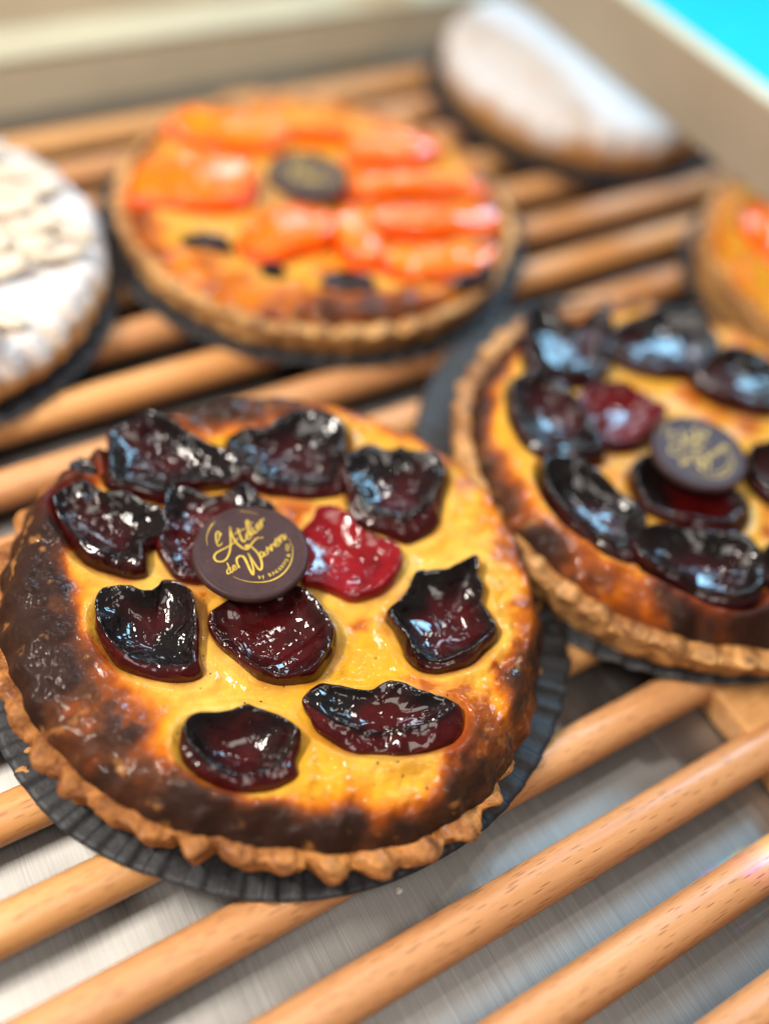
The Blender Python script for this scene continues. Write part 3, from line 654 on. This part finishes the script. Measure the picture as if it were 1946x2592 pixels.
rings = [grow(ring_from_px(o_, 0.235+(a-0.27)*0.6, 0.285+(b-0.36)*0.6, 90), 1.2) for o_, a, b, *_ in RIGHT]
tart_body(t3, TC3, rings, 47, 0.835, [(-180, .12), (-150, .15), (-125, .20), (-90, .22), (-60, .18), (0, .14), (60, .12), (120, .09), (150, .10)],
          [(-180, .20), (-150, .185), (-110, .16), (-60, .15), (0, .15), (110, .20), (150, .205)], None, na=420, nr=130, pale=0.1, crust_r=0.89, gloss=0.3, crustcol=(0.86, 0.45, 0.15), flute=0.35)
for i, (W, (o_, a, b, dep, red, ch)) in enumerate(zip(rings, RIGHT)):
    fruit('plum_half', W, M['plum'], t3, TC3, 0.14, dep, flesh(red), DARK, ch, seed=300+i*7, lip=0.02, wrinkle=0.015, rows=24)
paper_liner(2.617, 1.531, 'black fluted paper liner under the blurred plum tart on the right', 22)
q = unproj(1510*1946/1661, 975*1946/1661, 0.325)
copy_tree(plaque, (q[0], q[1], 0.292), (0.0, 0.0, -0.25), 'chocolate disc with blurred gold lettering on the right plum tart')

# ------------------------------------------------------------------ apricot tart (middle, behind)
def zG(q): return [(200+a/1.38417, 240+b/1.38417) for a, b in q]
AP = [
    zG([(200, 330), (280, 250), (400, 220), (520, 220), (600, 270), (600, 350), (560, 400), (440, 420), (300, 420), (210, 400)]),
    zG([(330, 100), (400, 60), (500, 90), (600, 110), (690, 140), (690, 190), (600, 220), (480, 200), (380, 180), (330, 150)]),
    zG([(590, 480), (700, 420), (800, 400), (880, 430), (870, 520), (780, 560), (680, 600), (600, 580)]),
    zG([(900, 440), (960, 400), (1020, 480), (1060, 560), (1030, 620), (950, 600), (905, 520)]),
    zG([(1040, 420), (1150, 395), (1300, 400), (1420, 420), (1440, 480), (1300, 520), (1140, 520), (1050, 480)]),
    zG([(920, 330), (1050, 280), (1200, 280), (1350, 320), (1420, 360), (1350, 385), (1150, 375), (980, 390)]),
    zG([(760, 110), (850, 100), (920, 130), (920, 180), (820, 175), (750, 160)]),
    zG([(960, 180), (1080, 130), (1180, 150), (1250, 220), (1180, 265), (1040, 265), (960, 250)]),
    zG([(1080, 560), (1200, 535), (1350, 550), (1440, 540), (1400, 630), (1250, 680), (1120, 650)]),
]
PLUMBIT = [zG([(360, 500), (440, 490), (520, 520), (540, 570), (470, 580), (390, 550)]), zG([(860, 640), (950, 620), (1030, 660), (1020, 710), (920, 710), (860, 680)]), zG([(1280, 620), (1380, 600), (1460, 610), (1400, 680), (1310, 690)]), zG([(640, 610), (690, 590), (720, 640), (680, 660)])]
TC2 = (2.03, 3.39, 0.0)
t2 = empty('apricot_tart', TC2, 'blurred apricot tart with orange glazed fruit behind the front plum tart', 'tart', 'fruit tarts on black paper')
rings = [grow(ring_from_px(o_, 0.215, 0.262, 70, 0.17), 1.13) for o_ in AP]; bits = [ring_from_px(o_, 0.20, 0.245, 50, 0.17) for o_ in PLUMBIT]
tart_body(t2, TC2, rings+bits, 71, 0.86, [(-180, .08), (-150, .12), (-110, .20), (-70, .22), (-30, .20), (0, .12), (90, .10), (150, .08)],
          [(-180, .175), (-90, .17), (0, .165), (90, .165)], None, na=360, nr=110, crustcol=(0.92, 0.52, 0.19), blot=0.4, bmax=0.52, crust_r=0.90, bbase=0.10, level=0.165, flute=0.45)
rn = random.Random(8)
for i, W in enumerate(rings):
    fruit('apricot_half', W, M['apricot'], t2, TC2, 0.11, 0.0, (0.95, 0.165+0.06*rn.random(), 0.001), (0.70, 0.06, 0.003), -0.5, seed=500+i*7, lip=0.012, wrinkle=0.007, rows=18, dome=0.03, wallcol=(0.75, 0.08, 0.003))
for i, W in enumerate(bits):
    fruit('charred_fruit', W, M['plum'], t2, TC2, 0.11, 0.0, flesh(0.15), DARK, 0.9, seed=600+i*7, lip=0.012, wrinkle=0.012, rows=14)
paper_liner(2.06, 3.44, 'black fluted paper liner under the blurred apricot tart', 23)
q = unproj(665*1946/1661, 375*1946/1661, 0.315)
copy_tree(plaque, (q[0], q[1], 0.283), (0.0, 0.03, 0.3), 'blurred dark chocolate disc on the apricot tart')

# ------------------------------------------------------------------ apricot tart at the right edge
TC5 = (4.27, 1.93, 0.0)
t5 = empty('apricot_tart', TC5, 'apricot tart cut off by the right edge, partly hidden under the metal rail', 'tart', 'fruit tarts on black paper')
rings = []
for k, (a, rr, s1, s2) in enumerate([(195, .47, .30, .25), (252, .47, .27, .24), (138, .47, .30, .25), (308, .46, .26, .2), (0, .46, .26, .2), (72, .46, .26, .2), (200, .05, .18, .18)]):
    a = math.radians(a); cx, cy = TC5[0]+rr*math.cos(a), TC5[1]+rr*math.sin(a); ph = np.linspace(0, 2*PI, 70, endpoint=False)
    e = np.stack([s1*np.cos(ph), s2*np.sin(ph)], -1); rot = np.array([[math.cos(a+1.57), -math.sin(a+1.57)], [math.sin(a+1.57), math.cos(a+1.57)]])
    e = e@rot.T; rings.append(np.c_[e[:, 0]+cx, e[:, 1]+cy, np.full(70, 0.26), np.full(70, 0.5), np.full(70, 0.31)])
tart_body(t5, TC5, rings, 93, 0.82, [(-180, .1), (0, .1)], [(-180, .23), (0, .23)], None, na=300, nr=90, crustcol=(0.95, 0.54, 0.20), blot=0.3, bmax=0.15, flute=0.4, crust_r=0.86, level=0.235)
for i, W in enumerate(rings):
    fruit('apricot_half', W, M['apricot'], t5, TC5, 0.17, 0.0, (0.95, 0.16, 0.001), (0.75, 0.05, 0.003), -0.5, seed=700+i*7, lip=0.01, wrinkle=0.006, rows=16, dome=0.05, wallcol=(0.78, 0.08, 0.003))
paper_liner(4.29, 1.96, 'black fluted paper liner under the apricot tart at the right edge', 24, 0.90)

# ------------------------------------------------------------------ almond tart dusted with sugar (left edge)
TC0 = (0.185, 3.63, 0.0)
t0 = empty('almond_tart', TC0, 'almond tart white with powdered sugar, cut off by the left edge', 'tart', 'fruit tarts on black paper')
def dusted_body(parent, seed, R0, H, nb, side, name, dome=0.03, knob=0.03, cover=0.45, bare=None):
    na, prof = 420, [(0, H+dome), (.25, H+dome*.95), (.5, H+dome*.75), (.7, H+dome*.35), (.82, H+.01), (.90, H+.012), (.955, H-.01), (.985, H-.05), (1.0, H*.62), (.99, H*.35), (.965, .05), (.93, .014), (.6, .012), (0, .012)]
    th = np.linspace(-PI, PI, na, endpoint=False); tt = np.linspace(0, len(prof)-1, 90); pr = np.array(prof)
    r = np.interp(tt, np.arange(len(pr)), pr[:, 0]); z = np.interp(tt, np.arange(len(pr)), pr[:, 1])
    T, Rr = np.meshgrid(th, r*R0); Z = np.repeat(z[:, None], na, 1)
    P = np.stack([Rr*np.cos(T), Rr*np.sin(T), Z], -1)
    k = sstep(.8, .97, Rr/R0)*(Z > 0.03)
    w = knob*(0.6*np.abs(np.cos(nb*T/2))+0.5*fbm(P, 7, 3, seed))*k
    P[..., 0] += w*np.cos(T); P[..., 1] += w*np.sin(T); P[..., 2] += (0.6*w+0.012*fbm(P, 6, 3, seed+1))*(Z > 0.03)
    up = sstep(0.35*H, 0.9*H, Z)
    wht = np.clip(up*1.3-cover+0.9*fbm(P, 6, 4, seed+2)+0.35, 0, 1)*(Z > 0.03)
    if bare: wht = wht*(1-0.8*sstep(bare[0], bare[1], P[..., 0]+0.25*fbm(P, 3, 2, seed+6)))
    col = mix(np.array(side), np.array([0.74, 0.70, 0.69]), wht)
    return mobj(name, P.reshape(-1, 3), grid_faces(len(r), na), M['sugar'], parent, col.reshape(-1, 3))
dusted_body(t0, 120, 0.86, 0.24, 46, (0.70, 0.42, 0.18), 'crust', knob=0.045, cover=0.72)
rn = random.Random(5); spots = []
def flake_mesh(i):
    n = 26; ph = np.linspace(0, 2*PI, n, endpoint=False); r0 = random.Random(i)
    L, W_ = r0.uniform(.11, .15), r0.uniform(.055, .07); V = []; col = []
    for s, zz in ((1.0, 0), (1.0, 0.014), (.7, .02), (.05, .022)):
        for a in ph:
            x, y = L*s*math.cos(a)*(1+0.12*math.cos(a)), W_*s*math.sin(a)
            V.append((x, y, zz+0.10*x*x/L*0.6)); d = 0.25 if s < 1 else 0.0
            col.append((0.76, 0.62+0.05*d, 0.46+0.18*d))
    return mesh_data('almond_flake', np.array(V), grid_faces(4, n).tolist(), M['sugar'], np.array(col))
fm = [flake_mesh(i) for i in range(6)]
for i in range(400):
    a = rn.uniform(0, 2*PI); r = 0.74*math.sqrt(rn.random()); x, y = r*math.cos(a), r*math.sin(a)
    if x < -0.45: continue
    if any((x-p)**2+(y-q)**2 < 0.118**2 for p, q in spots): continue
    spots.append((x, y))
    o = obj('almond_flake', fm[i % 6], t0, (x, y, 0.262+0.012*rn.random()+0.03*(1-(r/0.8)**2)))
    o.rotation_euler = (rn.uniform(-.3, .3), rn.uniform(-.25, .25), rn.gauss(-0.45, .35))
paper_liner(0.185, 3.63, 'black fluted paper liner under the sugared almond tart', 25, 0.92)

# ------------------------------------------------------------------ sugared pastry far right
TC4 = (4.05, 3.98, 0.0)
t4 = empty('sugared_pastry', TC4, 'blurred round pastry with white powdered top behind the metal rail', 'pastry')
dusted_body(t4, 140, 0.80, 0.27, 30, (0.60, 0.30, 0.10), 'dough', dome=0.07, knob=0.02, cover=0.45, bare=(-0.05, 0.25))
paper_liner(4.05, 3.98, 'black fluted paper liner under the white sugared pastry', 26, 0.88)

# ------------------------------------------------------------------ metal rail of the display case
V, Fc = box(3.73, 3.80, -2.9, 5.36, 0.45, 0.805)
rail = bevel(mobj('metal_rail', V, Fc, M['champagne'], smooth=False), 0.012, 3)
V, Fc = box(3.722, 3.83, -2.9, 5.36, 0.807, 0.825)
mobj('rail_lit_top', V, Fc, M['cream'], rail, smooth=False)  # paler strip: light caught by the rail's top face, put into the colour
tag(rail, 'blurred champagne metal rail crossing the upper right corner above the pastries', 'rail')

# ------------------------------------------------------------------ crumbs
def crumb(px, z, r, label, seed, mat=None):
    q = unproj(px[0]*1946/1661, px[1]*1946/1661, z)
    n = 10; th = np.linspace(0, 2*PI, n, endpoint=False); V = []
    for s, zz in ((0.05, 0), (0.8, 0.05), (1, 0.4), (0.7, 0.85), (0.05, 1)):
        for a in th: V.append((r*s*math.cos(a)*1.3, r*s*math.sin(a), r*zz*0.9))
    V = np.array(V); V += 0.35*r*np.stack([vnoise(V/r*1.7+k*9, seed) for k in range(3)], -1)*np.array([1, 1, .4])
    o = mobj('crumb', V, grid_faces(5, n), mat or M['crumb'], loc=tuple(q), smooth=False)
    tag(o, label, 'crumb', 'crumbs')
crumb((51, 1669), 0.02, 0.018, 'larger pastry crumb on the black paper at the lower left edge', 3)
crumb((63, 1622), 0.03, 0.010, 'smaller pastry crumb on the black paper near the left edge', 5)
crumb((862, 1925), ZF, 0.012, 'pale sugar crumb lying on the steel tray below the front tart', 7, M['sugarlump'])
